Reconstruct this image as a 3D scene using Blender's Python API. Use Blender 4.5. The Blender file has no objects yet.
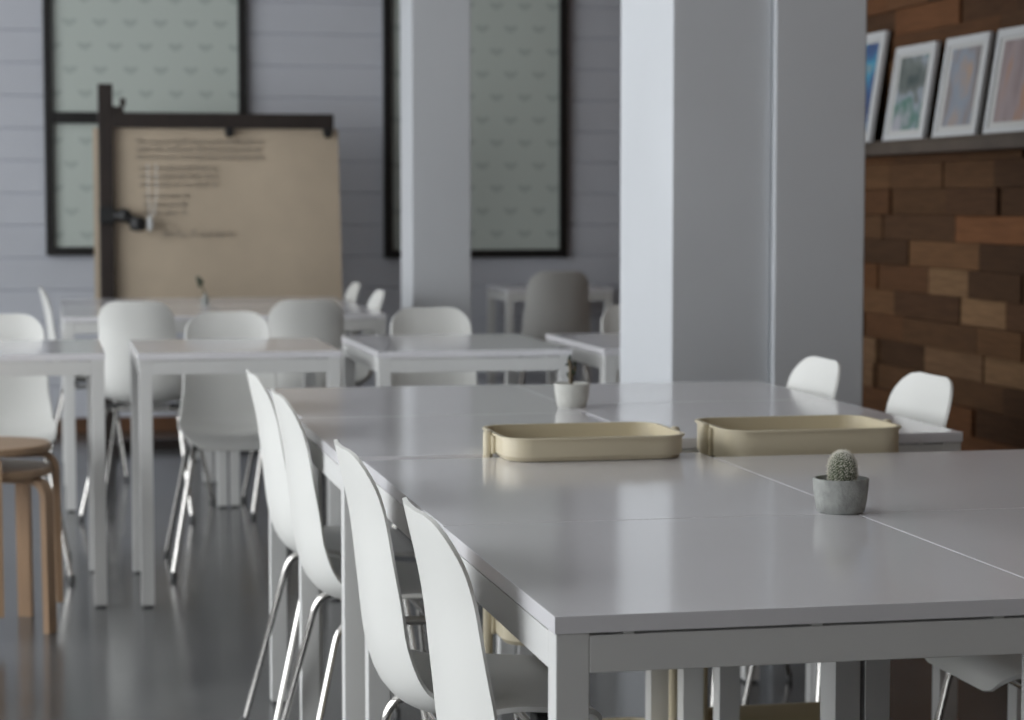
import bpy, bmesh, math, random
from mathutils import Vector, Matrix
random.seed(7)
S = bpy.context.scene
COL = S.collection
PI = math.pi

# ---------------------------------------------------------------- camera
F_PX = 2226.0; HY = 201.0; VX = 41.0; CAM_H = 1.17
pitch = math.atan((360-HY)/F_PX)
yaw = math.atan((512-VX)*math.cos(pitch)/F_PX)
cd = bpy.data.cameras.new('camera'); cam = bpy.data.objects.new('camera', cd); COL.objects.link(cam)
cam.location = (0, 0, CAM_H)
cam.rotation_euler = (PI/2-pitch, 0, -yaw)
cd.sensor_width = 36.0; cd.sensor_fit = 'HORIZONTAL'; cd.lens = F_PX/1024*36
cd.clip_start = 0.05; cd.clip_end = 100
cd.dof.use_dof = True; cd.dof.focus_distance = 2.8; cd.dof.aperture_fstop = 7.4
S.camera = cam

# ---------------------------------------------------------------- world: overcast sky through the window front
w = bpy.data.worlds.new('world'); S.world = w; w.use_nodes = True
bg = w.node_tree.nodes['Background']
bg.inputs[0].default_value = (0.95, 0.98, 1.0, 1); bg.inputs[1].default_value = 3.8
S.view_settings.view_transform = 'Standard'; S.view_settings.look = 'None'
S.view_settings.exposure = 0.55; S.view_settings.gamma = 1; S.view_settings.use_curve_mapping = False
S.cycles.max_bounces = 8; S.cycles.diffuse_bounces = 5; S.cycles.glossy_bounces = 4
S.cycles.use_denoising = True
S.cycles.sample_clamp_indirect = 6

# room extents
XL, XR, YF, YB, ZC = -3.0, 3.1, -1.6, 11.42, 3.1
WIN = [(0.1, 1.2), (1.7, 3.9), (4.3, 6.5), (6.8, 8.6), (8.85, 9.9)]    # openings in the left wall
WZ0, WZ1 = 0.35, 2.75
for (a, b) in WIN:
    l = bpy.data.lights.new('window_portal', 'AREA'); l.shape = 'RECTANGLE'
    l.size = WZ1-WZ0; l.size_y = b-a
    l.cycles.is_portal = True
    o = bpy.data.objects.new('window_portal', l); COL.objects.link(o)
    o.location = (XL-0.12, (a+b)/2, (WZ0+WZ1)/2); o.rotation_euler = (0, -PI/2, 0)

# ---------------------------------------------------------------- materials
def mat(name, col, rough=0.5, metal=0.0, spec=0.5, noise=0, nscale=20, bump=0, bscale=60, coat=0, stretch=None):
    m = bpy.data.materials.new(name); m.use_nodes = True
    nt = m.node_tree; b = nt.nodes['Principled BSDF']
    b.inputs['Roughness'].default_value = rough; b.inputs['Metallic'].default_value = metal
    b.inputs['Specular IOR Level'].default_value = spec
    b.inputs['Coat Weight'].default_value = coat
    b.inputs['Base Color'].default_value = (*col, 1)
    tc = nt.nodes.new('ShaderNodeTexCoord')
    src = tc.outputs['Object']
    if stretch:
        mp = nt.nodes.new('ShaderNodeMapping'); mp.inputs['Scale'].default_value = stretch
        nt.links.new(src, mp.inputs[0]); src = mp.outputs[0]
    if noise:
        n = nt.nodes.new('ShaderNodeTexNoise'); n.inputs['Scale'].default_value = nscale; n.inputs['Detail'].default_value = 6
        nt.links.new(src, n.inputs['Vector'])
        r = nt.nodes.new('ShaderNodeValToRGB')
        r.color_ramp.elements[0].position = 0.3; r.color_ramp.elements[1].position = 0.7
        r.color_ramp.elements[0].color = (*[c*(1-noise) for c in col], 1)
        r.color_ramp.elements[1].color = (*[min(1, c*(1+noise)) for c in col], 1)
        nt.links.new(n.outputs['Fac'], r.inputs[0]); nt.links.new(r.outputs[0], b.inputs['Base Color'])
    if bump:
        n = nt.nodes.new('ShaderNodeTexNoise'); n.inputs['Scale'].default_value = bscale; n.inputs['Detail'].default_value = 4
        nt.links.new(src, n.inputs['Vector'])
        bp = nt.nodes.new('ShaderNodeBump'); bp.inputs['Strength'].default_value = bump; bp.inputs['Distance'].default_value = 0.01
        nt.links.new(n.outputs['Fac'], bp.inputs['Height']); nt.links.new(bp.outputs[0], b.inputs['Normal'])
    return m

M = {}
M['table_top'] = mat('white_laminate', (0.80, 0.79, 0.82), rough=0.13, spec=0.5, noise=0.02, nscale=3)
M['table_leg'] = mat('white_powder_coat', (0.70, 0.70, 0.69), rough=0.4)
M['shell'] = mat('white_plastic', (0.77, 0.77, 0.745), rough=0.42, spec=0.4)
M['chrome'] = mat('chrome', (0.72, 0.70, 0.67), rough=0.16, metal=1.0)
M['black_plastic'] = mat('black_plastic', (0.015, 0.015, 0.016), rough=0.45)
M['glide'] = mat('grey_rubber', (0.10, 0.10, 0.10), rough=0.7)
M['cream'] = mat('cream_enamel', (0.63, 0.56, 0.41), rough=0.36)
M['pot'] = mat('cast_concrete', (0.35, 0.36, 0.345), rough=0.85, noise=0.22, nscale=45, bump=0.3, bscale=150)
M['pot_white'] = mat('pale_concrete', (0.62, 0.62, 0.58), rough=0.8, noise=0.08, nscale=40)
M['soil'] = mat('dark_soil', (0.03, 0.024, 0.02), rough=1, noise=0.4, nscale=200, bump=0.6, bscale=250)
M['cactus'] = mat('cactus_skin', (0.09, 0.11, 0.06), rough=0.6, noise=0.3, nscale=80)
M['spine'] = mat('pale_spines', (0.85, 0.82, 0.74), rough=0.6)
M['stem'] = mat('brown_green_stem', (0.13, 0.10, 0.06), rough=0.6, noise=0.4, nscale=60)
M['leaf'] = mat('dark_leaf', (0.03, 0.05, 0.03), rough=0.5)
M['birch'] = mat('birch_veneer', (0.40, 0.26, 0.16), rough=0.42, noise=0.12, nscale=6, stretch=(12, 12, 1))
M['birch_seat'] = mat('birch_seat_veneer', (0.36, 0.24, 0.15), rough=0.4, noise=0.12, nscale=6, stretch=(1, 12, 12))
M['dark_wood'] = mat('dark_stained_wood', (0.022, 0.014, 0.011), rough=0.5, noise=0.3, nscale=8, stretch=(10, 10, 1))
M['kraft'] = mat('kraft_paper', (0.55, 0.455, 0.345), rough=0.8, noise=0.04, nscale=8)
M['ink'] = mat('grey_marker_ink', (0.43, 0.37, 0.30), rough=0.8)
M['white_metal'] = mat('white_painted_metal', (0.75, 0.76, 0.76), rough=0.4)
M['frame_black'] = mat('black_steel_frame', (0.012, 0.011, 0.011), rough=0.4)
M['column'] = mat('pale_grey_paint', (0.60, 0.62, 0.65), rough=0.6, noise=0.03, nscale=2, bump=0.05, bscale=200)
M['wall'] = mat('painted_boards', (0.61, 0.63, 0.69), rough=0.55, noise=0.05, nscale=1.5, bump=0.08, bscale=30)
M['plaster'] = mat('white_plaster', (0.50, 0.49, 0.475), rough=0.8)
M['ceiling'] = mat('ceiling_paint', (0.68, 0.68, 0.67), rough=0.9)
M['baseboard'] = mat('red_brown_wood_skirting', (0.13, 0.06, 0.028), rough=0.5, noise=0.3, nscale=5)
M['ledge'] = mat('dark_brown_ledge', (0.07, 0.052, 0.04), rough=0.6, noise=0.3, nscale=8)
M['picture_frame'] = mat('white_picture_frame', (0.55, 0.56, 0.57), rough=0.45)
M['picture_mat'] = mat('white_mat_board', (0.52, 0.52, 0.51), rough=0.7)

def floor_mat():
    m = mat('polished_concrete', (0.085, 0.088, 0.092), rough=0.16, spec=0.6)
    nt = m.node_tree; b = nt.nodes['Principled BSDF']
    tc = nt.nodes.new('ShaderNodeTexCoord')
    n = nt.nodes.new('ShaderNodeTexNoise'); n.inputs['Scale'].default_value = 1.6; n.inputs['Detail'].default_value = 9; n.inputs['Roughness'].default_value = 0.62
    nt.links.new(tc.outputs['Object'], n.inputs['Vector'])
    r = nt.nodes.new('ShaderNodeValToRGB')
    r.color_ramp.elements[0].position = 0.32; r.color_ramp.elements[1].position = 0.7
    r.color_ramp.elements[0].color = (0.055, 0.057, 0.060, 1); r.color_ramp.elements[1].color = (0.125, 0.127, 0.13, 1)
    nt.links.new(n.outputs['Fac'], r.inputs[0]); nt.links.new(r.outputs[0], b.inputs['Base Color'])
    r2 = nt.nodes.new('ShaderNodeMapRange'); r2.inputs['To Min'].default_value = 0.10; r2.inputs['To Max'].default_value = 0.26
    nt.links.new(n.outputs['Fac'], r2.inputs['Value']); nt.links.new(r2.outputs[0], b.inputs['Roughness'])
    return m
M['floor'] = floor_mat()

def frosted_mat():
    # pale green frosted pane printed with staggered little grey wing shapes
    m = mat('patterned_frosted_glass', (0.40, 0.46, 0.43), rough=0.35, spec=0.5)
    nt = m.node_tree; b = nt.nodes['Principled BSDF']
    def mth(op, a, bb=None, c=None):
        n = nt.nodes.new('ShaderNodeMath'); n.operation = op
        for i, v in enumerate((a, bb, c)):
            if v is None: continue
            if isinstance(v, (int, float)): n.inputs[i].default_value = v
            else: nt.links.new(v, n.inputs[i])
        return n.outputs[0]
    tc = nt.nodes.new('ShaderNodeTexCoord'); sx = nt.nodes.new('ShaderNodeSeparateXYZ')
    nt.links.new(tc.outputs['Object'], sx.inputs[0])
    zr = mth('DIVIDE', sx.outputs['Z'], 0.118)
    row = mth('FLOOR', zr)
    off = mth('MULTIPLY', mth('MODULO', row, 2.0), 0.5)
    u = mth('FRACT', mth('ADD', mth('DIVIDE', sx.outputs['X'], 0.15), mth('ADD', off, 20.0)))
    v = mth('FRACT', zr)
    du = mth('ABSOLUTE', mth('SUBTRACT', u, 0.5))
    dv = mth('SUBTRACT', v, 0.42)
    e = mth('SUBTRACT', mth('MULTIPLY', dv, 0.9), mth('MULTIPLY', du, 0.45))
    d = mth('ADD', mth('POWER', mth('DIVIDE', du, 0.25), 2.0), mth('POWER', mth('DIVIDE', mth('ABSOLUTE', e), 0.13), 2.0))
    f = mth('LESS_THAN', d, 1.0)
    mx = nt.nodes.new('ShaderNodeMix'); mx.data_type = 'RGBA'
    mx.inputs[6].default_value = (0.60, 0.66, 0.62, 1); mx.inputs[7].default_value = (0.48, 0.54, 0.51, 1)
    nt.links.new(f, mx.inputs[0]); nt.links.new(mx.outputs[2], b.inputs['Base Color'])
    return m
M['frosted'] = frosted_mat()

def wood_block_mat():
    m = mat('reclaimed_wood_blocks', (0.1, 0.06, 0.03), spec=0.15, rough=0.75, bump=0.35, bscale=25, stretch=(1, 1.5, 14))
    nt = m.node_tree; b = nt.nodes['Principled BSDF']
    at = nt.nodes.new('ShaderNodeAttribute'); at.attribute_name = 'tone'
    tc = nt.nodes.new('ShaderNodeTexCoord'); mp = nt.nodes.new('ShaderNodeMapping'); mp.inputs['Scale'].default_value = (1, 1.5, 18)
    n = nt.nodes.new('ShaderNodeTexNoise'); n.inputs['Scale'].default_value = 5; n.inputs['Detail'].default_value = 8
    nt.links.new(tc.outputs['Object'], mp.inputs[0]); nt.links.new(mp.outputs[0], n.inputs['Vector'])
    mr = nt.nodes.new('ShaderNodeMapRange'); mr.inputs['To Min'].default_value = 0.55; mr.inputs['To Max'].default_value = 1.45
    nt.links.new(n.outputs['Fac'], mr.inputs['Value'])
    vm = nt.nodes.new('ShaderNodeVectorMath'); vm.operation = 'SCALE'
    nt.links.new(at.outputs['Color'], vm.inputs[0]); nt.links.new(mr.outputs[0], vm.inputs['Scale'])
    nt.links.new(vm.outputs[0], b.inputs['Base Color'])
    return m
M['blocks'] = wood_block_mat()

def art_mat(name, stops, scale, seed, stretch=(1, 1, 1)):
    m = mat(name, stops[0][1], rough=0.5)
    nt = m.node_tree; b = nt.nodes['Principled BSDF']
    tc = nt.nodes.new('ShaderNodeTexCoord'); mp = nt.nodes.new('ShaderNodeMapping')
    mp.inputs['Location'].default_value = (seed, seed*2.3, seed*0.7); mp.inputs['Scale'].default_value = stretch
    n = nt.nodes.new('ShaderNodeTexNoise'); n.inputs['Scale'].default_value = scale; n.inputs['Detail'].default_value = 3
    nt.links.new(tc.outputs['Object'], mp.inputs[0]); nt.links.new(mp.outputs[0], n.inputs['Vector'])
    r = nt.nodes.new('ShaderNodeValToRGB'); cr = r.color_ramp
    while len(cr.elements) < len(stops): cr.elements.new(0.5)
    for el, (p, c) in zip(cr.elements, stops): el.position = p; el.color = (*c, 1)
    nt.links.new(n.outputs['Fac'], r.inputs[0]); nt.links.new(r.outputs[0], b.inputs['Base Color'])
    return m
ART = [
    art_mat('painting_blue', [(0.30, (0.03, 0.05, 0.13)), (0.45, (0.05, 0.10, 0.24)), (0.56, (0.05, 0.30, 0.45)), (0.66, (0.50, 0.28, 0.14)), (0.78, (0.02, 0.05, 0.2))], 6, 1.3),
    art_mat('painting_grey_green', [(0.30, (0.05, 0.07, 0.07)), (0.42, (0.15, 0.17, 0.16)), (0.50, (0.30, 0.33, 0.38)), (0.6, (0.08, 0.19, 0.15)), (0.72, (0.36, 0.36, 0.40))], 7, 4.1),
    art_mat('painting_pale_blue_ochre', [(0.30, (0.16, 0.15, 0.16)), (0.42, (0.25, 0.22, 0.22)), (0.52, (0.24, 0.28, 0.34)), (0.62, (0.42, 0.26, 0.15)), (0.74, (0.2, 0.2, 0.22))], 6, 7.7, (1, 1, .6)),
    art_mat('painting_pink_brown', [(0.30, (0.12, 0.10, 0.12)), (0.42, (0.26, 0.20, 0.20)), (0.52, (0.30, 0.25, 0.26)), (0.62, (0.36, 0.2, 0.13)), (0.74, (0.28, 0.34, 0.42))], 6, 12.2, (1, 1.6, .5)),
]

# ---------------------------------------------------------------- mesh helpers
def box(bm, c, s, bev=0.0, rot=None):
    r = bmesh.ops.create_cube(bm, size=1.0)
    vs = r['verts']
    bmesh.ops.scale(bm, vec=s, verts=vs)
    if rot is not None: bmesh.ops.rotate(bm, cent=(0, 0, 0), matrix=rot, verts=vs)
    bmesh.ops.translate(bm, vec=c, verts=vs)
    if bev:
        es = list({e for v in vs for e in v.link_edges})
        bmesh.ops.bevel(bm, geom=es, offset=bev, segments=2, affect='EDGES', profile=0.5)
    return bm

def boxb(bm, x0, x1, y0, y1, z0, z1, bev=0.0):
    return box(bm, ((x0+x1)/2, (y0+y1)/2, (z0+z1)/2), (x1-x0, y1-y0, z1-z0), bev)

def smooth_path(pts, rad=0.03, n=6):
    """round the inner corners of a polyline"""
    P = [Vector(p) for p in pts]; out = [P[0]]
    for i in range(1, len(P)-1):
        a, b, c = P[i-1], P[i], P[i+1]
        d1 = (a-b); d2 = (c-b)
        r = min(rad, d1.length*0.48, d2.length*0.48)
        p0 = b+d1.normalized()*r; p2 = b+d2.normalized()*r
        for k in range(n+1):
            t = k/n
            out.append(p0*(1-t)**2+b*2*t*(1-t)+p2*t*t)
    out.append(P[-1]); return out

def tube(bm, pts, r, seg=12, cap=True, flat=None):
    """tube along points; r number or list; flat=(rx, ry) half sizes -> rounded rectangle section, ry along a fixed side vector"""
    P = [Vector(p) for p in pts]; rings = []
    ref = None
    for i, p in enumerate(P):
        t = ((P[min(i+1, len(P)-1)]-P[i]).normalized()+(P[i]-P[max(i-1, 0)]).normalized())
        t = t.normalized()
        if ref is None:
            ref = Vector((0, 0, 1)) if abs(t.z) < 0.9 else Vector((1, 0, 0))
        n = (ref-t*ref.dot(t)).normalized(); ref = n
        b = t.cross(n)
        rr = r[i] if isinstance(r, (list, tuple)) else r
        rings.append([bm.verts.new(p+(n*math.cos(2*PI*k/seg)+b*math.sin(2*PI*k/seg))*rr) for k in range(seg)])
    for a, c in zip(rings[:-1], rings[1:]):
        for k in range(seg):
            bm.faces.new((a[k], a[(k+1) % seg], c[(k+1) % seg], c[k]))
    if cap:
        bm.faces.new(list(reversed(rings[0]))); bm.faces.new(rings[-1])
    return bm

def lathe(bm, prof, c=(0, 0, 0), seg=40):
    rings = []
    for r, z in prof:
        if r < 1e-6: rings.append([bm.verts.new((c[0], c[1], c[2]+z))])
        else: rings.append([bm.verts.new((c[0]+r*math.cos(2*PI*k/seg), c[1]+r*math.sin(2*PI*k/seg), c[2]+z)) for k in range(seg)])
    for a, b in zip(rings[:-1], rings[1:]):
        for k in range(seg):
            k2 = (k+1) % seg
            if len(a) == 1 and len(b) == 1: continue
            if len(a) == 1: bm.faces.new((a[0], b[k2], b[k]))
            elif len(b) == 1: bm.faces.new((a[k], a[k2], b[0]))
            else: bm.faces.new((a[k], a[k2], b[k2], b[k]))
    return bm

def obj(name, bm, m, parent=None, smooth=False, angle=40):
    bmesh.ops.recalc_face_normals(bm, faces=bm.faces)
    me = bpy.data.meshes.new(name); bm.to_mesh(me); bm.free()
    me.materials.append(M[m] if isinstance(m, str) else m)
    if smooth:
        for p in me.polygons: p.use_smooth = True
        me.set_sharp_from_angle(angle=math.radians(angle))
    o = bpy.data.objects.new(name, me); COL.objects.link(o)
    if parent is not None: o.parent = parent
    return o

def thing(name, label, cat, loc=(0, 0, 0), rz=0, group=None):
    o = bpy.data.objects.new(name, None); COL.objects.link(o); o.empty_display_size = 0.1
    o.location = loc; o.rotation_euler = (0, 0, rz); o['label'] = label; o['category'] = cat
    if group: o['group'] = group
    return o

def struct(name, bm, m, **k):
    o = obj(name, bm, m, **k); o['kind'] = 'structure'; return o

def dup(root, loc, rz, label, group=None, scale=1.0):
    r = root.copy(); COL.objects.link(r); r.location = loc; r.rotation_euler = (0, 0, rz); r['label'] = label
    r.scale = (scale, scale, scale)
    if group: r['group'] = group
    for ch in list(root.children):
        c = ch.copy(); COL.objects.link(c); c.parent = r
        for g in list(ch.children):
            d = g.copy(); COL.objects.link(d); d.parent = c
    return r

# ---------------------------------------------------------------- the room
b = bmesh.new(); boxb(b, XL-0.2, XR+0.2, YF-0.2, YB+0.2, -0.1, 0.0); struct('floor', b, 'floor')
b = bmesh.new(); boxb(b, XL-0.2, XR+0.2, YF-0.2, YB+0.2, ZC, ZC+0.1); struct('ceiling', b, 'ceiling')
b = bmesh.new(); boxb(b, XL-0.2, XR+0.2, YF-0.2, YF, 0, ZC); struct('wall_front', b, 'plaster')

# back wall: horizontal boards with v-grooves
b = bmesh.new()
bh, gr, gd = 0.162, 0.006, 0.008
prof = [(YB+0.15, 0.0), (YB, 0.0)]
z = 0.075
while z < ZC:
    prof += [(YB, z-gr), (YB+gd, z), (YB, z+gr)]
    z += bh
prof += [(YB, ZC), (YB+0.15, ZC)]
la = [b.verts.new((XL-0.2, y, zz)) for y, zz in prof]; lb = [b.verts.new((XR+0.2, y, zz)) for y, zz in prof]
for i in range(len(prof)-1): b.faces.new((la[i], la[i+1], lb[i+1], lb[i]))
b.faces.new((la[-1], la[0], lb[0], lb[-1]))
struct('wall_back', b, 'wall')
b = bmesh.new(); boxb(b, XL, XR, YB-0.018, YB, 0, 0.075, 0.004); struct('baseboard_back', b, 'baseboard')

# left wall with the window front
b = bmesh.new()
boxb(b, XL-0.2, XL, YF, YB, 0, WZ0); boxb(b, XL-0.2, XL, YF, YB, WZ1, ZC)
edges = [YF]+[v for a in WIN for v in a]+[YB]
for i in range(0, len(edges), 2): boxb(b, XL-0.2, XL, edges[i], edges[i+1], WZ0, WZ1)
struct('wall_left', b, 'plaster')
for i, (y0, y1) in enumerate(WIN):
    b = bmesh.new(); t = 0.045
    boxb(b, XL-0.13, XL-0.08, y0, y1, WZ0, WZ0+t); boxb(b, XL-0.13, XL-0.08, y0, y1, WZ1-t, WZ1)
    for yy in (y0, (y0+y1)/2-t/2, y1-t): boxb(b, XL-0.13, XL-0.08, yy, yy+t, WZ0+t, WZ1-t)
    struct('window_%d' % (i+3), b, 'frame_black')

# right wall of protruding reclaimed wooden blocks
b = bmesh.new(); lay = b.loops.layers.float_color.new('tone')
rnd = random.Random(21)
tones = [(0.085, 0.044, 0.022), (0.065, 0.034, 0.018), (0.105, 0.050, 0.024), (0.075, 0.038, 0.020), (0.12, 0.062, 0.030), (0.095, 0.042, 0.018)]
hi = [(0.18, 0.105, 0.055), (0.16, 0.092, 0.05), (0.14, 0.062, 0.028)]
ch = 0.0935; nrow = int(ZC/ch)+1
for r_ in range(nrow):
    y = YF-rnd.random()*0.5; z0 = r_*ch; z1 = min(ZC, z0+ch-0.002)
    if z1 <= z0: break
    while y < YB:
        L = rnd.uniform(0.34, 0.68); y1 = min(YB, y+L-0.004)
        pr = rnd.choice([0.0, 0.006, 0.012, 0.020])
        nf = len(b.faces)
        if y1 > YF:
            fs0 = set(b.faces)
            boxb(b, XR-pr-0.01, XR+0.03, max(y, YF), y1, z0, z1)
            c = rnd.choice(hi) if rnd.random() < 0.2 else rnd.choice(tones)
            k = rnd.uniform(0.85, 1.2); c = (c[0]*k, c[1]*k, c[2]*k, 1)
            for f in b.faces:
                if f not in fs0:
                    for lp in f.loops: lp[lay] = c
        y += L
fs0 = set(b.faces)
boxb(b, XR+0.025, XR+0.2, YF, YB, 0, ZC)
for f in b.faces:
    if f not in fs0:
        for lp in f.loops: lp[lay] = (0.02, 0.012, 0.008, 1)
struct('wall_right', b, 'blocks')

# columns
b = bmesh.new()
boxb(b, 1.608, 1.878, 5.60, 6.134, 0, ZC, 0.004)
boxb(b, 1.880, 2.130, 5.575, 6.134, 0, ZC, 0.004)
struct('column', b, 'column')
b = bmesh.new(); boxb(b, 1.515, 1.766, 9.2, 9.50, 0, ZC, 0.004)
struct('column', b, 'column')

# interior windows in the back wall
def back_window(n, x0, x1, z0, z1, transom=None):
    b = bmesh.new(); t = 0.042; ya, yb = YB-0.045, YB+0.0
    boxb(b, x0, x0+t, ya, yb, z0, z1); boxb(b, x1-t, x1, ya, yb, z0, z1)
    boxb(b, x0+t, x1-t, ya, yb, z0, z0+t); boxb(b, x0+t, x1-t, ya, yb, z1-t, z1)
    if transom: boxb(b, x0+t, x1-t, ya, yb, transom-0.028, transom+0.028)
    fr = struct('window_%d' % n, b, 'frame_black')
    b = bmesh.new()
    if transom:
        boxb(b, x0+t, x1-t, YB-0.016, YB-0.004, z0+t, transom-0.028)
        boxb(b, x0+t, x1-t, YB-0.016, YB-0.004, transom+0.028, z1-t)
    else: boxb(b, x0+t, x1-t, YB-0.016, YB-0.004, z0+t, z1-t)
    obj('pane', b, 'frosted', fr)
back_window(1, 0.022, 1.030, 0.898, 2.55, 1.585)
back_window(2, 1.730, 2.700, 0.875, 2.55)

# ---------------------------------------------------------------- tables
TH = 0.735
def table(x0, x1, y0, y1, label, group=None):
    cx, cy = (x0+x1)/2, (y0+y1)/2; hx, hy = (x1-x0)/2-0.0004, (y1-y0)/2-0.0004
    t = thing('table', label, 'table', (cx, cy, 0), 0, group)
    b = bmesh.new(); boxb(b, -hx, hx, -hy, hy, TH-0.019, TH, 0.0008); obj('tabletop', b, 'table_top', t)
    L = 0.037; e = 0.002; zt = TH-0.022; zb = zt-0.040
    ax, ay = hx-e, hy-e
    b = bmesh.new()
    for s in (-1, 1):
        boxb(b, -ax+L, ax-L, s*ay-(0.018 if s > 0 else 0), s*ay+(0.018 if s < 0 else 0), zb, zt, 0.001)
        boxb(b, s*ax-(0.018 if s > 0 else 0), s*ax+(0.018 if s < 0 else 0), -ay+L, ay-L, zb, zt, 0.001)
    # small spacers between frame and top
    for sx in (-1, 0, 1):
        for sy in (-1, 1): box(b, (sx*(ax-0.08), sy*(ay-0.009), TH-0.0205), (0.012, 0.012, 0.0035))
    obj('frame', b, 'table_leg', t)
    for sx in (-1, 1):
        for sy in (-1, 1):
            b = bmesh.new()
            boxb(b, min(sx*ax, sx*(ax-L)), max(sx*ax, sx*(ax-L)), min(sy*ay, sy*(ay-L)), max(sy*ay, sy*(ay-L)), 0.006, TH-0.0185, 0.0015)
            lg = obj('leg', b, 'table_leg', t)
            b = bmesh.new(); lathe(b, [(0, 0), (0.012, 0), (0.012, 0.0065), (0, 0.0065)], (sx*(ax-L/2), sy*(ay-L/2), 0), 16); obj('glide', b, 'glide', lg)
    return t
table(0.52, 1.105, 2.25, 2.922, 'white square table nearest the camera, its corner and leg at bottom centre')
table(1.107, 1.692, 2.25, 2.922, 'white table at the bottom right, cut off by the right edge, above a chair seat')
table(0.522, 1.112, 2.924, 3.69, 'white table behind the nearest one, between the cactus pot and left cream trolley')
table(1.1135, 1.698, 2.924, 3.62, 'white table right of the cactus pot, in front of the right cream trolley')
table(0.495, 1.080, 3.742, 4.44, 'white table just beyond the left cream trolley, touching the near chairs')
table(1.094, 1.697, 3.916, 4.633, 'white table just beyond the right cream trolley, one corner near the wooden wall')
table(0.507, 1.092, 4.442, 5.165, 'white table under the small pot with the thin brown plant')
table(1.0925, 1.697, 4.635, 5.15, 'white table right in front of the big pale column')
table(0.265, 0.850, 6.43, 7.08, 'white table left of centre in the second row, its left leg clear on the floor')
table(-0.412, 0.173, 6.46, 7.13, 'white table at the left edge behind the wooden stools')
table(0.945, 1.525, 6.36, 7.15, 'white table in the second row seen above the potted brown plant')
table(1.615, 2.20, 6.34, 7.12, 'white table half hidden by the left side of the big column')
table(0.075, 0.685, 8.50, 9.28, 'white table in the third row, left, bearing nothing, behind the chair with a bright side')
table(0.69, 1.30, 8.50, 9.28, 'white table in the third row, right, in front of the easel')
table(0.075, 0.685, 9.30, 10.12, 'white table at the foot of the easel post, carrying a tiny vase')
table(0.69, 1.30, 9.30, 10.12, 'white table below the right half of the brown paper sheet')
table(2.25, 2.80, 10.80, 11.30, 'small far white table against the back wall under the right window')

# ---------------------------------------------------------------- chairs
def spline(pts, n):
    """Catmull-Rom through pts, n samples, roughly even in length"""
    P = [Vector(p) for p in pts]; P = [2*P[0]-P[1]]+P+[2*P[-1]-P[-2]]
    out = []
    for i in range(1, len(P)-2):
        for k in range(24):
            t = k/24; a, b_, c, d = P[i-1], P[i], P[i+1], P[i+2]
            out.append(0.5*((2*b_)+(c-a)*t+(2*a-5*b_+4*c-d)*t*t+(3*b_-a-3*c+d)*t**3))
    out.append(P[-2])
    ln = [0]
    for a, b_ in zip(out[:-1], out[1:]): ln.append(ln[-1]+(b_-a).length)
    tot = ln[-1]; res = []
    ts = []
    for k in range(n+1):
        u = k/n; u = 0.5-0.5*math.cos(PI*u) * (0.35) - 0.65*(0.5-u) if False else u
        ts.append(u)
    # denser near both ends for the round corners
    ts = [0.5*(1-math.cos(PI*(k/n)))*0.6+(k/n)*0.4 for k in range(n+1)]
    j = 0
    for u in ts:
        s = u*tot
        while j < len(ln)-2 and ln[j+1] < s: j += 1
        f = (s-ln[j])/max(1e-9, ln[j+1]-ln[j])
        res.append((out[j].lerp(out[j+1], f), s, tot))
    return res

def interp(tab, x):
    for (a, va), (b_, vb) in zip(tab[:-1], tab[1:]):
        if x <= b_:
            t = (x-a)/(b_-a); t = t*t*(3-2*t); return va+(vb-va)*t
    return tab[-1][1]

def chair_shell():
    # local: +y is forward, z up.  profile from front lip to top of back
    prof = [(0.405, 0.398), (0.392, 0.424), (0.345, 0.436), (0.24, 0.430), (0.13, 0.420), (0.055, 0.426), (0.000, 0.455), (-0.028, 0.515), (-0.042, 0.60), (-0.058, 0.70), (-0.088, 0.805)]
    pts = spline([(0, y, z) for y, z in prof], 56)
    W = [(0, 0.150), (0.12, 0.168), (0.40, 0.172), (0.55, 0.160), (0.70, 0.148), (0.88, 0.138), (1.0, 0.130)]
    CU = [(0, 0.0), (0.1, 0.006), (0.3, 0.022), (0.45, 0.040), (0.55, 0.048), (0.68, 0.042), (0.85, 0.034), (1.0, 0.024)]
    b = bmesh.new(); nS = 20; rows = []
    for i, (p, s, tot) in enumerate(pts):
        a = pts[max(0, i-1)][0]; c = pts[min(len(pts)-1, i+1)][0]
        tg = (c-a).normalized()                     # points backwards then up
        nrm = Vector((0, tg.z, -tg.y))              # towards the sitter
        u = s/tot; wdt = interp(W, u); w0 = wdt; cu = interp(CU, u)
        rt = 0.072; dt = tot-s
        if dt < rt: wdt = wdt-rt*0.95*(1-math.sqrt(max(0, 1-((rt-dt)/rt)**2)))
        rf = 0.06
        if s < rf: wdt = wdt-rf*0.9*(1-math.sqrt(max(0, 1-((rf-s)/rf)**2)))
        row = []
        for k in range(nS+1):
            q = -1+2*k/nS; q = math.sin(q*PI/2)*0.35+q*0.65
            row.append(b.verts.new(p+Vector((q*wdt, 0, 0))+nrm*cu*(abs(q)*wdt/w0)**2.4))
        rows.append(row)
    for r0, r1 in zip(rows[:-1], rows[1:]):
        for k in range(nS): b.faces.new((r0[k], r0[k+1], r1[k+1], r1[k]))
    # thickness: solid shell
    bmesh.ops.recalc_face_normals(b, faces=b.faces)
    bmesh.ops.solidify(b, geom=list(b.faces), thickness=0.007)
    return b

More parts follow.
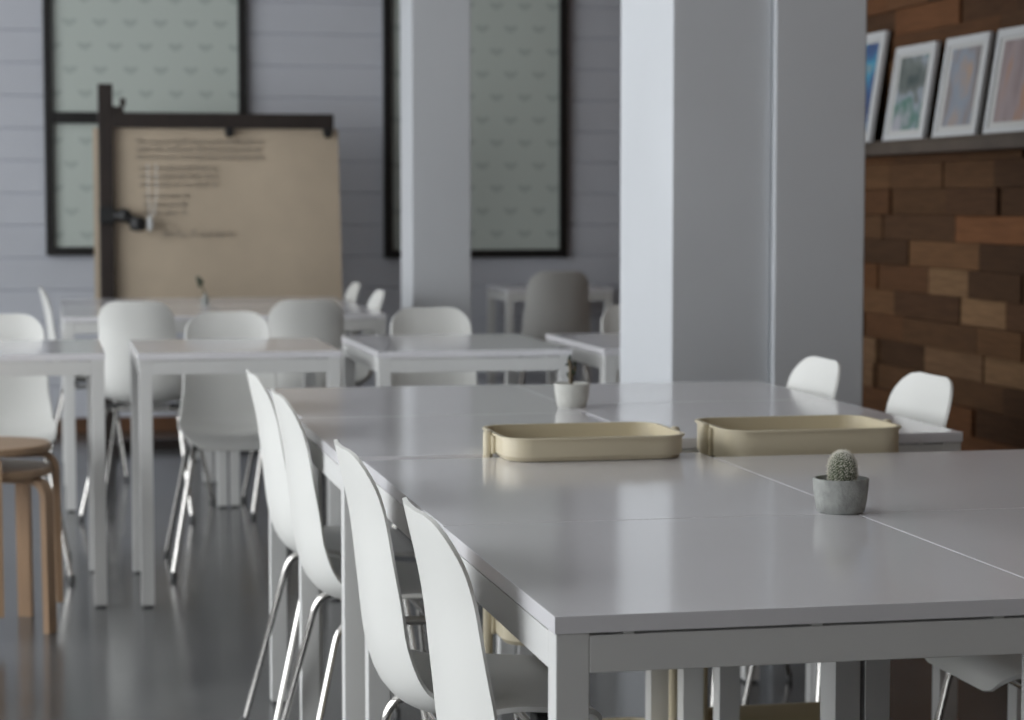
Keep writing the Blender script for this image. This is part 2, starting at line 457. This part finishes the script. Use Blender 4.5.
def make_chair(label, loc, rz, group):
    t = thing('chair', label, 'chair', loc, rz, group)
    o = obj('shell', chair_shell(), 'shell', t, smooth=True, angle=60)
    R = 0.0085
    for sx in (-1, 1):
        # rear leg: from the side rail down and back
        b = bmesh.new()
        tube(b, smooth_path([(sx*0.135, 0.17, 0.392), (sx*0.138, 0.045, 0.392), (sx*0.205, -0.085, 0.006)], 0.04), R)
        lg = obj('leg', b, 'chrome', t, smooth=True)
        b = bmesh.new(); lathe(b, [(0, 0), (0.011, 0), (0.011, 0.018), (0.0092, 0.022)], (sx*0.205, -0.085, 0.0), 14); obj('foot_cap', b, 'glide', lg, smooth=True)
        b = bmesh.new()
        tube(b, smooth_path([(sx*0.135, 0.17, 0.392), (sx*0.140, 0.315, 0.392), (sx*0.210, 0.385, 0.006)], 0.04), R)
        lg = obj('leg', b, 'chrome', t, smooth=True)
        b = bmesh.new(); lathe(b, [(0, 0), (0.011, 0), (0.011, 0.018), (0.0092, 0.022)], (sx*0.210, 0.385, 0.0), 14); obj('foot_cap', b, 'glide', lg, smooth=True)
    b = bmesh.new()
    for yy in (0.10, 0.28): tube(b, [(-0.137, yy, 0.392), (0.137, yy, 0.392)], R*0.9)
    obj('seat_frame', b, 'chrome', t, smooth=True)
    for sx in (-1, 1):
        for yy in (0.10, 0.28):
            b = bmesh.new(); boxb(b, sx*0.118-0.02, sx*0.118+0.02, yy-0.014, yy+0.014, 0.397, 0.416 if yy < .2 else 0.426, 0.003)
            obj('mounting_pad', b, 'black_plastic', t)
    return t
GL = 'white shell chairs along the left side of the near tables'
R_E, R_W, R_N, R_S = -PI/2, PI/2, 0.0, PI       # facing +x, -x, +y, -y
c0 = make_chair('white shell chair nearest the camera, its back overlapping the front table edge', (0.490, 2.575, 0), R_E, GL)
c0.scale = (1.16, 0.74, 1.008)
def chair(label, x, y, rz, group, sc=1.0):
    o = dup(c0, (x, y, 0), rz, label, group, sc)
    if rz in (R_E, R_W): o.scale = (sc*1.14, sc*0.73, sc)
    return o
chair('white shell chair second nearest on the left side, in front of the tall table leg', 0.493, 3.25, R_E, GL, 1.008)
chair('white shell chair third nearest on the left side, right one of the far touching pair', 0.492, 4.185, R_E, GL, 1.008)
chair('white shell chair farthest of the four on the left side of the long table row', 0.490, 4.69, R_E, GL, 1.008)
GR = 'white shell chairs along the right side of the near tables'
chair('white shell chair seat and chrome legs under the near right table', 1.74, 3.355, R_W, GR)
chair('white chair back in front of the wooden block wall', 1.768, 4.385, R_W, GR)
chair('white chair back in front of the right part of the big column', 1.712, 4.89, R_W, GR)
GB = 'white chairs behind the second table row'
chair('white chair tucked behind the second row table left of centre, its seat shaded', 0.595, 7.30, R_S, GB)
chair('white chair at the left edge behind the wooden stools', -0.135, 7.30, R_S, GB)
chair('white chair behind the centre table in front of the far column', 1.30, 7.46, R_S, GB)
chair('white chair partly hidden by the left edge of the big column', 2.06, 7.54, R_S, GB)
GT = 'white chairs around the third table row'
chair('white chair with a bright left side standing below the easel post', 0.345, 8.30, R_N-0.22, GT)
chair('white chair with its grey shaded back below the right end of the paper sheet', 0.958, 8.28, R_N-0.02, GT)
chair('white chair seen edge-on left of the easel, leaning profile', 0.055, 9.65, R_E, GT)
chair('white chair right of the paper sheet, left one of the small bright pair', 1.315, 9.86, R_W, GT)
chair('white chair right of the paper sheet, right one of the small bright pair', 1.29, 8.98, R_W, GT)
chair('tall white tapered chair in front of the far table at the back wall', 2.355, 10.16, R_N, 'white chairs at the far table', 1.05)

# ---------------------------------------------------------------- stacked wooden stools
def make_stool(label, loc, rz):
    t = thing('stool', label, 'stool', loc, rz, 'stacked wooden stools')
    b = bmesh.new(); Rr = 0.175
    lathe(b, [(0, 0.425), (Rr-0.004, 0.425), (Rr, 0.429), (Rr, 0.443), (Rr-0.004, 0.447), (0, 0.447)], seg=56)
    obj('seat', b, 'birch_seat', t, smooth=True, angle=30)
    for k in range(4):
        a = PI/4+k*PI/2; dx, dy = math.cos(a), math.sin(a); px, py = -dy, dx
        # bent plywood leg: flat strip, from under the seat outwards, bending down
        path = smooth_path([(0.05, 0, 0.415), (0.186, 0, 0.415), (0.192, 0, 0.0)], 0.05, 10)
        b = bmesh.new(); hw, th = 0.021, 0.0085; rings = []
        for i, p in enumerate(path):
            tt = (path[min(i+1, len(path)-1)]-path[max(i-1, 0)]).normalized()
            n = Vector((-tt.z, 0, tt.x))
            ring = []
            for (sw, sn) in ((-1, -1), (1, -1), (1, 1), (-1, 1)):
                q = p+n*(sn*th)
                ring.append(b.verts.new((q.x*dx+px*sw*hw, q.x*dy+py*sw*hw, q.z)))
            rings.append(ring)
        for r0, r1 in zip(rings[:-1], rings[1:]):
            for i in range(4): b.faces.new((r0[i], r0[(i+1) % 4], r1[(i+1) % 4], r1[i]))
        b.faces.new(rings[0]); b.faces.new(rings[-1])
        obj('leg', b, 'birch', t, smooth=True, angle=30)
    return t
SX, SY = -0.157, 6.21
st = make_stool('lower of two stacked round bentwood stools at the left edge', (SX, SY, 0), math.radians(14))
dup(st, (SX, SY, 0.064), math.radians(52), 'upper of two stacked round bentwood stools at the left edge', 'stacked wooden stools')

# ---------------------------------------------------------------- cream trolleys with tray tops
def rounded_rect(hx, hy, r, n=6):
    out = []
    for (cx, cy, a0) in ((hx-r, hy-r, 0), (-hx+r, hy-r, PI/2), (-hx+r, -hy+r, PI), (hx-r, -hy+r, 1.5*PI)):
        for k in range(n+1):
            a = a0+k*PI/2/n; out.append((cx+r*math.cos(a), cy+r*math.sin(a)))
    return out
def tray_bm(hx, hy, z0, z1):
    b = bmesh.new(); r = 0.045; th = 0.003
    loops = [(hx-0.006, hy-0.006, z0, r), (hx, hy, z0+0.008, r), (hx, hy, z1-0.004, r), (hx+0.004, hy+0.004, z1-0.004, r+0.004), (hx+0.004, hy+0.004, z1, r+0.004),
             (hx-th, hy-th, z1, r-th), (hx-th, hy-th, z0+0.008, r-th), (hx-0.010, hy-0.010, z0+0.003, r-th)]
    rings = []
    for (a, c, z, rr) in loops: rings.append([b.verts.new((x, y, z)) for x, y in rounded_rect(a, c, rr)])
    n = len(rings[0])
    for r0, r1 in zip(rings[:-1], rings[1:]):
        for i in range(n): b.faces.new((r0[i], r0[(i+1) % n], r1[(i+1) % n], r1[i]))
    b.faces.new(list(reversed(rings[0]))); b.faces.new(rings[-1])
    return b
def make_trolley(label, loc, rz, ztop=0.736, hx=0.156):
    t = thing('trolley', label, 'trolley', loc, rz, 'cream metal trolleys between the tables')
    hy = 0.118
    for (z0, z1) in ((ztop, 0.776), (0.425, 0.505), (0.170, 0.240)):
        tr = obj('tray', tray_bm(hx, hy, z0, z1), 'cream', t, smooth=True, angle=35)
        for s in (-1, 1):        # clasp plates holding the poles
            b = bmesh.new(); boxb(b, min(s*(hx+0.0005), s*(hx+0.006)), max(s*(hx+0.0005), s*(hx+0.006)), -0.017, 0.017, z0+0.004, z1-0.005, 0.001)
            obj('bracket', b, 'cream', tr)
    for s in (-1, 1):
        b = bmesh.new(); tube(b, [(s*(hx+0.010), 0, 0.065), (s*(hx+0.010), 0, 0.774)], 0.0085, 16)
        lathe(b, [(0.0085, 0), (0.006, 0.004), (0, 0.005)], (s*(hx+0.010), 0, 0.774), 16)
        obj('pole', b, 'cream', t, smooth=True)
        b = bmesh.new(); tube(b, smooth_path([(s*(hx+0.002), -hy, 0.062), (s*(hx+0.010), -0.05, 0.066), (s*(hx+0.010), 0.05, 0.066), (s*(hx+0.002), hy, 0.062)], 0.03), 0.008)
        obj('foot_rail', b, 'cream', t, smooth=True)
        for sy in (-1, 1):
            b = bmesh.new(); x = s*(hx+0.002); y = sy*hy
            rot = Matrix.Rotation(PI/2, 3, 'Y')
            b2 = bmesh.new(); lathe(b2, [(0, -0.008), (0.019, -0.008), (0.021, -0.005), (0.021, 0.005), (0.019, 0.008), (0, 0.008)], (0, 0, 0), 20)
            bmesh.ops.rotate(b2, cent=(0, 0, 0), matrix=rot, verts=b2.verts); bmesh.ops.translate(b2, vec=(x, y, 0.021), verts=b2.verts)
            boxb(b2, x-0.013, x-0.010, y-0.01, y+0.01, 0.018, 0.052); boxb(b2, x+0.010, x+0.013, y-0.01, y+0.01, 0.018, 0.052); boxb(b2, x-0.013, x+0.013, y-0.01, y+0.01, 0.050, 0.056)
            b.free(); obj('caster', b2, 'black_plastic', t, smooth=True)
    return t
make_trolley('left cream metal trolley, its rounded top tray beside the near table edge', (0.908, 3.716, 0), 0.0)
make_trolley('right cream metal trolley, its rounded top tray behind the cactus', (1.313, 3.762, 0), 0.0, 0.716, 0.161)

# ---------------------------------------------------------------- pots and plants
def pot_bm(rt, rb, h, th):
    b = bmesh.new()
    lathe(b, [(0, 0), (rb-0.003, 0), (rb, 0.003), (rb+(rt-rb)*0.45, h*0.3), (rt-0.0005, h*0.72), (rt, h*0.985), (rt-0.0015, h), (rt-th+0.001, h), (rt-th, h-0.0015), (rt-th-0.002, h*0.8), (0, h*0.8)], seg=56)
    return b
t = thing('potted_cactus', 'small round white-spined cactus in a grey concrete pot on the near table', 'plant', (1.0905, 2.936, TH))
obj('pot', pot_bm(0.039, 0.0335, 0.0485, 0.0045), 'pot', t, smooth=True)
b = bmesh.new(); lathe(b, [(0, 0.0410), (0.0325, 0.0415), (0.0325, 0.039)], seg=32); obj('soil', b, 'soil', t, smooth=True)
# ribbed body
b = bmesh.new(); rings = []; NR, NS = 30, 84
H0, HT, RM = 0.036, 0.0495, 0.0192
def crad(u): return RM*(1-abs((u-0.42)/(0.58 if u > 0.42 else 0.75))**2.3)**0.5 if u < 1 else 0
for i in range(NR+1):
    u = i/NR; z = H0+HT*u; r = crad(u)
    if u == 1: rings.append([b.verts.new((0.002, 0, z))]); continue
    rings.append([b.verts.new((0.002+r*(1+0.05*math.cos(14*(2*PI*k/NS)+u*2.5))*math.cos(2*PI*k/NS), r*(1+0.05*math.cos(14*(2*PI*k/NS)+u*2.5))*math.sin(2*PI*k/NS), z)) for k in range(NS)])
for a, c in zip(rings[:-1], rings[1:]):
    for k in range(NS):
        if len(c) == 1: b.faces.new((a[k], a[(k+1) % NS], c[0]))
        else: b.faces.new((a[k], a[(k+1) % NS], c[(k+1) % NS], c[k]))
body = obj('cactus_body', b, 'cactus', t, smooth=True, angle=80)
b = bmesh.new(); rn = random.Random(3)
for i in range(520):
    u = (i+0.5)/520; u = 0.03+0.97*u**0.85; a = i*2.39996
    r = crad(min(u, 0.997))
    p = Vector((0.002+r*math.cos(a), r*math.sin(a), H0+HT*u))
    nz = (u-0.42)*1.9; out = Vector((math.cos(a), math.sin(a), nz)).normalized()
    if u > 0.93: out = (out+Vector((0, 0, 1))).normalized()
    for q in range(5):
        d = (out*0.75+Vector((rn.uniform(-1, 1), rn.uniform(-1, 1), rn.uniform(-1, 1)))*0.75).normalized()
        L = rn.uniform(0.0030, 0.0062)
        s1 = d.orthogonal().normalized()*0.00034; s2 = d.cross(s1)
        v = [b.verts.new(p+s1), b.verts.new(p-s1*0.5+s2*0.87), b.verts.new(p-s1*0.5-s2*0.87), b.verts.new(p+d*L)]
        for f in ((0, 1, 3), (1, 2, 3), (2, 0, 3)): b.faces.new([v[j] for j in f])
sp = obj('spines', b, 'spine', body); sp['kind'] = 'stuff'

t = thing('potted_plant', 'thin brown leaning plant in a small pale pot on the farther table', 'plant', (1.093, 4.565, TH))
obj('pot', pot_bm(0.0375, 0.031, 0.051, 0.005), 'pot_white', t, smooth=True)
b = bmesh.new(); lathe(b, [(0, 0.042), (0.032, 0.043), (0.032, 0.040)], seg=32); obj('soil', b, 'soil', t, smooth=True)
b = bmesh.new()
tube(b, smooth_path([(0.0, 0, 0.040), (-0.004, 0, 0.062), (-0.002, 0.002, 0.080), (-0.006, 0.002, 0.100)], 0.01), 0.0042, 10)
tube(b, smooth_path([(-0.003, 0, 0.066), (0.008, 0.003, 0.074), (0.010, 0.003, 0.090)], 0.008), [0.0032]*9, 8) if False else tube(b, [(-0.003, 0, 0.064), (0.006, 0.003, 0.071), (0.009, 0.003, 0.086)], 0.003, 8)
obj('stem', b, 'stem', t, smooth=True)
b = bmesh.new()
for (x, y, z, a) in ((-0.006, 0.002, 0.100, 0.3), (-0.012, 0.0, 0.090, 1.2), (0.009, 0.003, 0.088, -0.5), (0.0, -0.004, 0.076, 2.2), (-0.008, 0.004, 0.072, 3.0)):
    v = [b.verts.new(Vector((x, y, z))+Matrix.Rotation(a, 3, 'Y') @ Vector(q)) for q in ((0, 0, -0.004), (0.004, 0.001, 0.003), (0, 0.002, 0.013), (-0.004, -0.001, 0.003), (0, -0.002, 0.004))]
    for f in ((0, 1, 4), (1, 2, 4), (2, 3, 4), (3, 0, 4), (0, 1, 2, 3)): b.faces.new([v[j] for j in f])
obj('leaves', b, 'leaf', t)

t = thing('vase', 'tiny grey vase with one dark sprig on the table below the paper sheet', 'vase', (0.668, 9.40, TH))
b = bmesh.new(); lathe(b, [(0, 0), (0.014, 0), (0.019, 0.008), (0.018, 0.022), (0.008, 0.034), (0.008, 0.046), (0.010, 0.048), (0.006, 0.047), (0.006, 0.030), (0, 0.028)], seg=28); obj('body', b, 'pot', t, smooth=True)
b = bmesh.new(); tube(b, [(0, 0, 0.026), (-0.002, 0, 0.050), (-0.010, 0, 0.075), (-0.022, 0, 0.098)], [0.0035, 0.003, 0.003, 0.002], 8); obj('stem', b, 'stem', t, smooth=True)
b = bmesh.new()
for (x, z, a, s) in ((-0.022, 0.096, -0.5, 1.2), (-0.018, 0.086, 0.5, 1.0), (-0.014, 0.078, -1.2, 0.9), (-0.024, 0.090, 0.1, 1.3)):
    v = [b.verts.new(Vector((x, 0, z))+Matrix.Rotation(a, 3, 'Y') @ (Vector(q)*s)) for q in ((0, 0, -0.004), (0.008, 0.004, 0.008), (0, 0, 0.026), (-0.008, -0.004, 0.008), (0, -0.006, 0.010))]
    for f in ((0, 1, 4), (1, 2, 4), (2, 3, 4), (3, 0, 4), (0, 1, 2, 3)): b.faces.new([v[j] for j in f])
obj('leaves', b, 'leaf', t)

# ---------------------------------------------------------------- easel with the brown paper sheet
EY = 10.62
t = thing('easel', 'dark wooden easel with tall post and long crossbar holding brown paper', 'easel', (0.30, EY, 0))
b = bmesh.new(); boxb(b, -0.034, 0.034, -0.02, 0.02, 0.03, 1.715, 0.003); obj('post', b, 'dark_wood', t)
b = bmesh.new(); boxb(b, 0.034, 1.07, -0.018, 0.018, 1.512, 1.582, 0.003); obj('crossbar', b, 'dark_wood', t)
b = bmesh.new(); boxb(b, -0.04, 1.05, -0.03, 0.03, 0.0, 0.045, 0.004); boxb(b, -0.04, 0.04, -0.25, 0.25, 0.0, 0.045, 0.004); boxb(b, 0.97, 1.05, -0.25, 0.25, 0.0, 0.045, 0.004); obj('base', b, 'dark_wood', t)
b = bmesh.new(); boxb(b, 0.975, 1.02, 0.045, 0.075, 0.03, 1.512, 0.003); obj('rear_post', b, 'dark_wood', t)
b = bmesh.new(); boxb(b, 0.034, 0.085, -0.012, 0.012, 1.582, 1.612, 0.004); boxb(b, 0.068, 0.094, -0.012, 0.012, 1.612, 1.650, 0.003); obj('adjusting_clamp', b, 'dark_wood', t)
for x in (0.575, 1.04):
    b = bmesh.new(); boxb(b, x-0.022, x+0.022, -0.024, -0.004, 1.482, 1.515, 0.004)
    lathe(b, [(0.0, -0.008), (0.014, -0.008), (0.018, 0.0), (0.014, 0.008), (0, 0.008)], (x, -0.014, 1.478), 14); obj('clip', b, 'frame_black', t)
t2 = thing('desk_lamp', 'black clamp-on lamp head with white tip fixed to the easel post', 'lamp', (0.335, EY-0.03, 1.10))
b = bmesh.new(); boxb(b, -0.075, 0.0, -0.02, 0.05, -0.04, 0.03, 0.006) if False else boxb(b, -0.072, 0.0, -0.022, 0.008, -0.035, 0.045, 0.005); obj('clamp', b, 'black_plastic', t2)
b = bmesh.new(); tube(b, [(0.0, -0.02, 0.0), (0.04, -0.03, 0.005), (0.085, -0.035, -0.02)], [0.024, 0.030, 0.022], 14)
lathe(b, [(0, -0.040), (0.034, -0.030), (0.042, 0.0), (0.034, 0.024), (0, 0.036)], (0.105, -0.038, -0.035), 20)
lathe(b, [(0, -0.03), (0.03, -0.02), (0.034, 0.0), (0.024, 0.024), (0, 0.032)], (0.045, -0.03, 0.005), 20); obj('head', b, 'black_plastic', t2, smooth=True)
b = bmesh.new(); lathe(b, [(0, -0.035), (0.012, -0.03), (0.016, 0.0), (0.010, 0.032), (0, 0.036)], (0.162, -0.040, -0.035), 16); obj('tip', b, 'white_metal', t2, smooth=True)
b = bmesh.new()
for (x0, x1) in ((0.165, 0.155), (0.180, 0.195)): tube(b, [(x0, -0.038, -0.005), (x1, -0.030, 0.12), (x1, -0.022, 0.245)], 0.002, 8)
obj('cord', b, 'white_metal', t2, smooth=True)

t = thing('paper_sheet', 'large sheet of brown kraft paper with grey lines of writing', 'paper', (0.0, EY, 0))
b = bmesh.new(); nx, nz = 24, 16; g = []
for j in range(nz+1):
    row = []
    zz = 0.60+(1.512-0.60)*j/nz
    for i in range(nx+1):
        lft = 0.242; rgt = 1.395+0.02*(1-j/nz)
        xx = lft+(rgt-lft)*i/nx
        row.append(b.verts.new((xx, 0.026+0.004*math.sin(i*0.5+j*0.1)+0.003*math.sin(j*0.6), zz)))
    g.append(row)
for j in range(nz):
    for i in range(nx): b.faces.new((g[j][i], g[j][i+1], g[j+1][i+1], g[j+1][i]))
bmesh.ops.recalc_face_normals(b, faces=b.faces)
bmesh.ops.solidify(b, geom=list(b.faces), thickness=0.002)
sheet = obj('sheet', b, 'kraft', t, smooth=True)
# writing: rows of small strokes, block lengths as in the photo
b = bmesh.new(); rn = random.Random(5)
def stroke_row(x0, x1, z, h):
    x = x0
    while x < x1:
        wl = rn.uniform(0.03, 0.075); e = min(x1, x+wl); xx = x
        while xx < e-0.006:
            lw = rn.uniform(0.007, 0.012)
            hh = h*rn.choice([0.7, 0.7, 1.0])
            box(b, (xx+lw/2, 0.0155, z+hh/2), (0.0048, 0.0012, hh))
            box(b, (xx+lw/2, 0.0155, z+rn.choice([0.002, hh*0.5, hh-0.002])), (lw, 0.0012, 0.0042))
            xx += lw+0.0012
        x = e+0.010
def rows(y0, y1, px0, px1, n):
    z_top = CAM_H-(y0-HY)/209.5; z_bot = CAM_H-(y1-HY)/209.5
    X0 = 0.242+(px0-92)/209.5; X1 = 0.242+(px1-92)/209.5
    hh = (z_top-z_bot)/n
    global b
    for i in range(n):
        b = bmesh.new(); stroke_row(X0, X1, z_top-hh*(i+1)+hh*0.15, hh*0.62); obj('text_line', b, 'ink', t)
rows(138, 161, 133, 259, 3)
rows(164, 188, 136, 214, 3)
rows(191, 216, 140, 184, 3)
rows(227, 239, 158, 228, 1)

# ---------------------------------------------------------------- picture ledge and frames on the right wall
b = bmesh.new(); boxb(b, XR-0.14, XR-0.0205, 5.6, 9.6, 1.335, 1.375, 0.003); boxb(b, XR-0.14, XR-0.128, 5.6, 9.6, 1.375, 1.385, 0.002)
o = obj('wall_shelf', b, 'ledge'); o['label'] = 'long dark brown picture ledge on the wooden block wall'; o['category'] = 'shelf'
def picture(y0, y1, h, lean, art, label):
    yc = (y0+y1)/2; wd = (y1-y0)
    t = thing('picture_frame', label, 'picture', (XR-0.115, yc, 1.3765), 0, 'white framed pictures on the ledge')
    t.rotation_euler = (0, lean, 0)
    # local: face towards -x, thickness towards +x
    b = bmesh.new(); f = 0.028
    boxb(b, 0, 0.018, -wd/2, -wd/2+f, 0, h, 0.0015); boxb(b, 0, 0.018, wd/2-f, wd/2, 0, h, 0.0015)
    boxb(b, 0, 0.018, -wd/2+f, wd/2-f, 0, f, 0.0015); boxb(b, 0, 0.018, -wd/2+f, wd/2-f, h-f, h, 0.0015)
    obj('frame', b, 'picture_frame', t)
    b = bmesh.new(); boxb(b, 0.006, 0.012, -wd/2+f, wd/2-f, f, h-f); obj('mat_board', b, 'picture_mat', t)
    b = bmesh.new(); boxb(b, 0.0045, 0.0065, -wd/2+f+0.03, wd/2-f-0.03, f+0.018, h-f-0.012); obj('painting', b, ART[art], t)
picture(7.79, 8.19, 0.425, 0.15, 0, 'white framed blue painting, leftmost on the ledge beside the big column')
picture(7.285, 7.655, 0.35, 0.15, 1, 'white framed grey and green picture, second from left on the ledge')
picture(6.84, 7.195, 0.35, 0.15, 2, 'white framed pale blue and ochre picture, third from left on the ledge')
picture(6.41, 6.775, 0.35, 0.15, 3, 'white framed pinkish picture cut by the right edge, on the ledge')
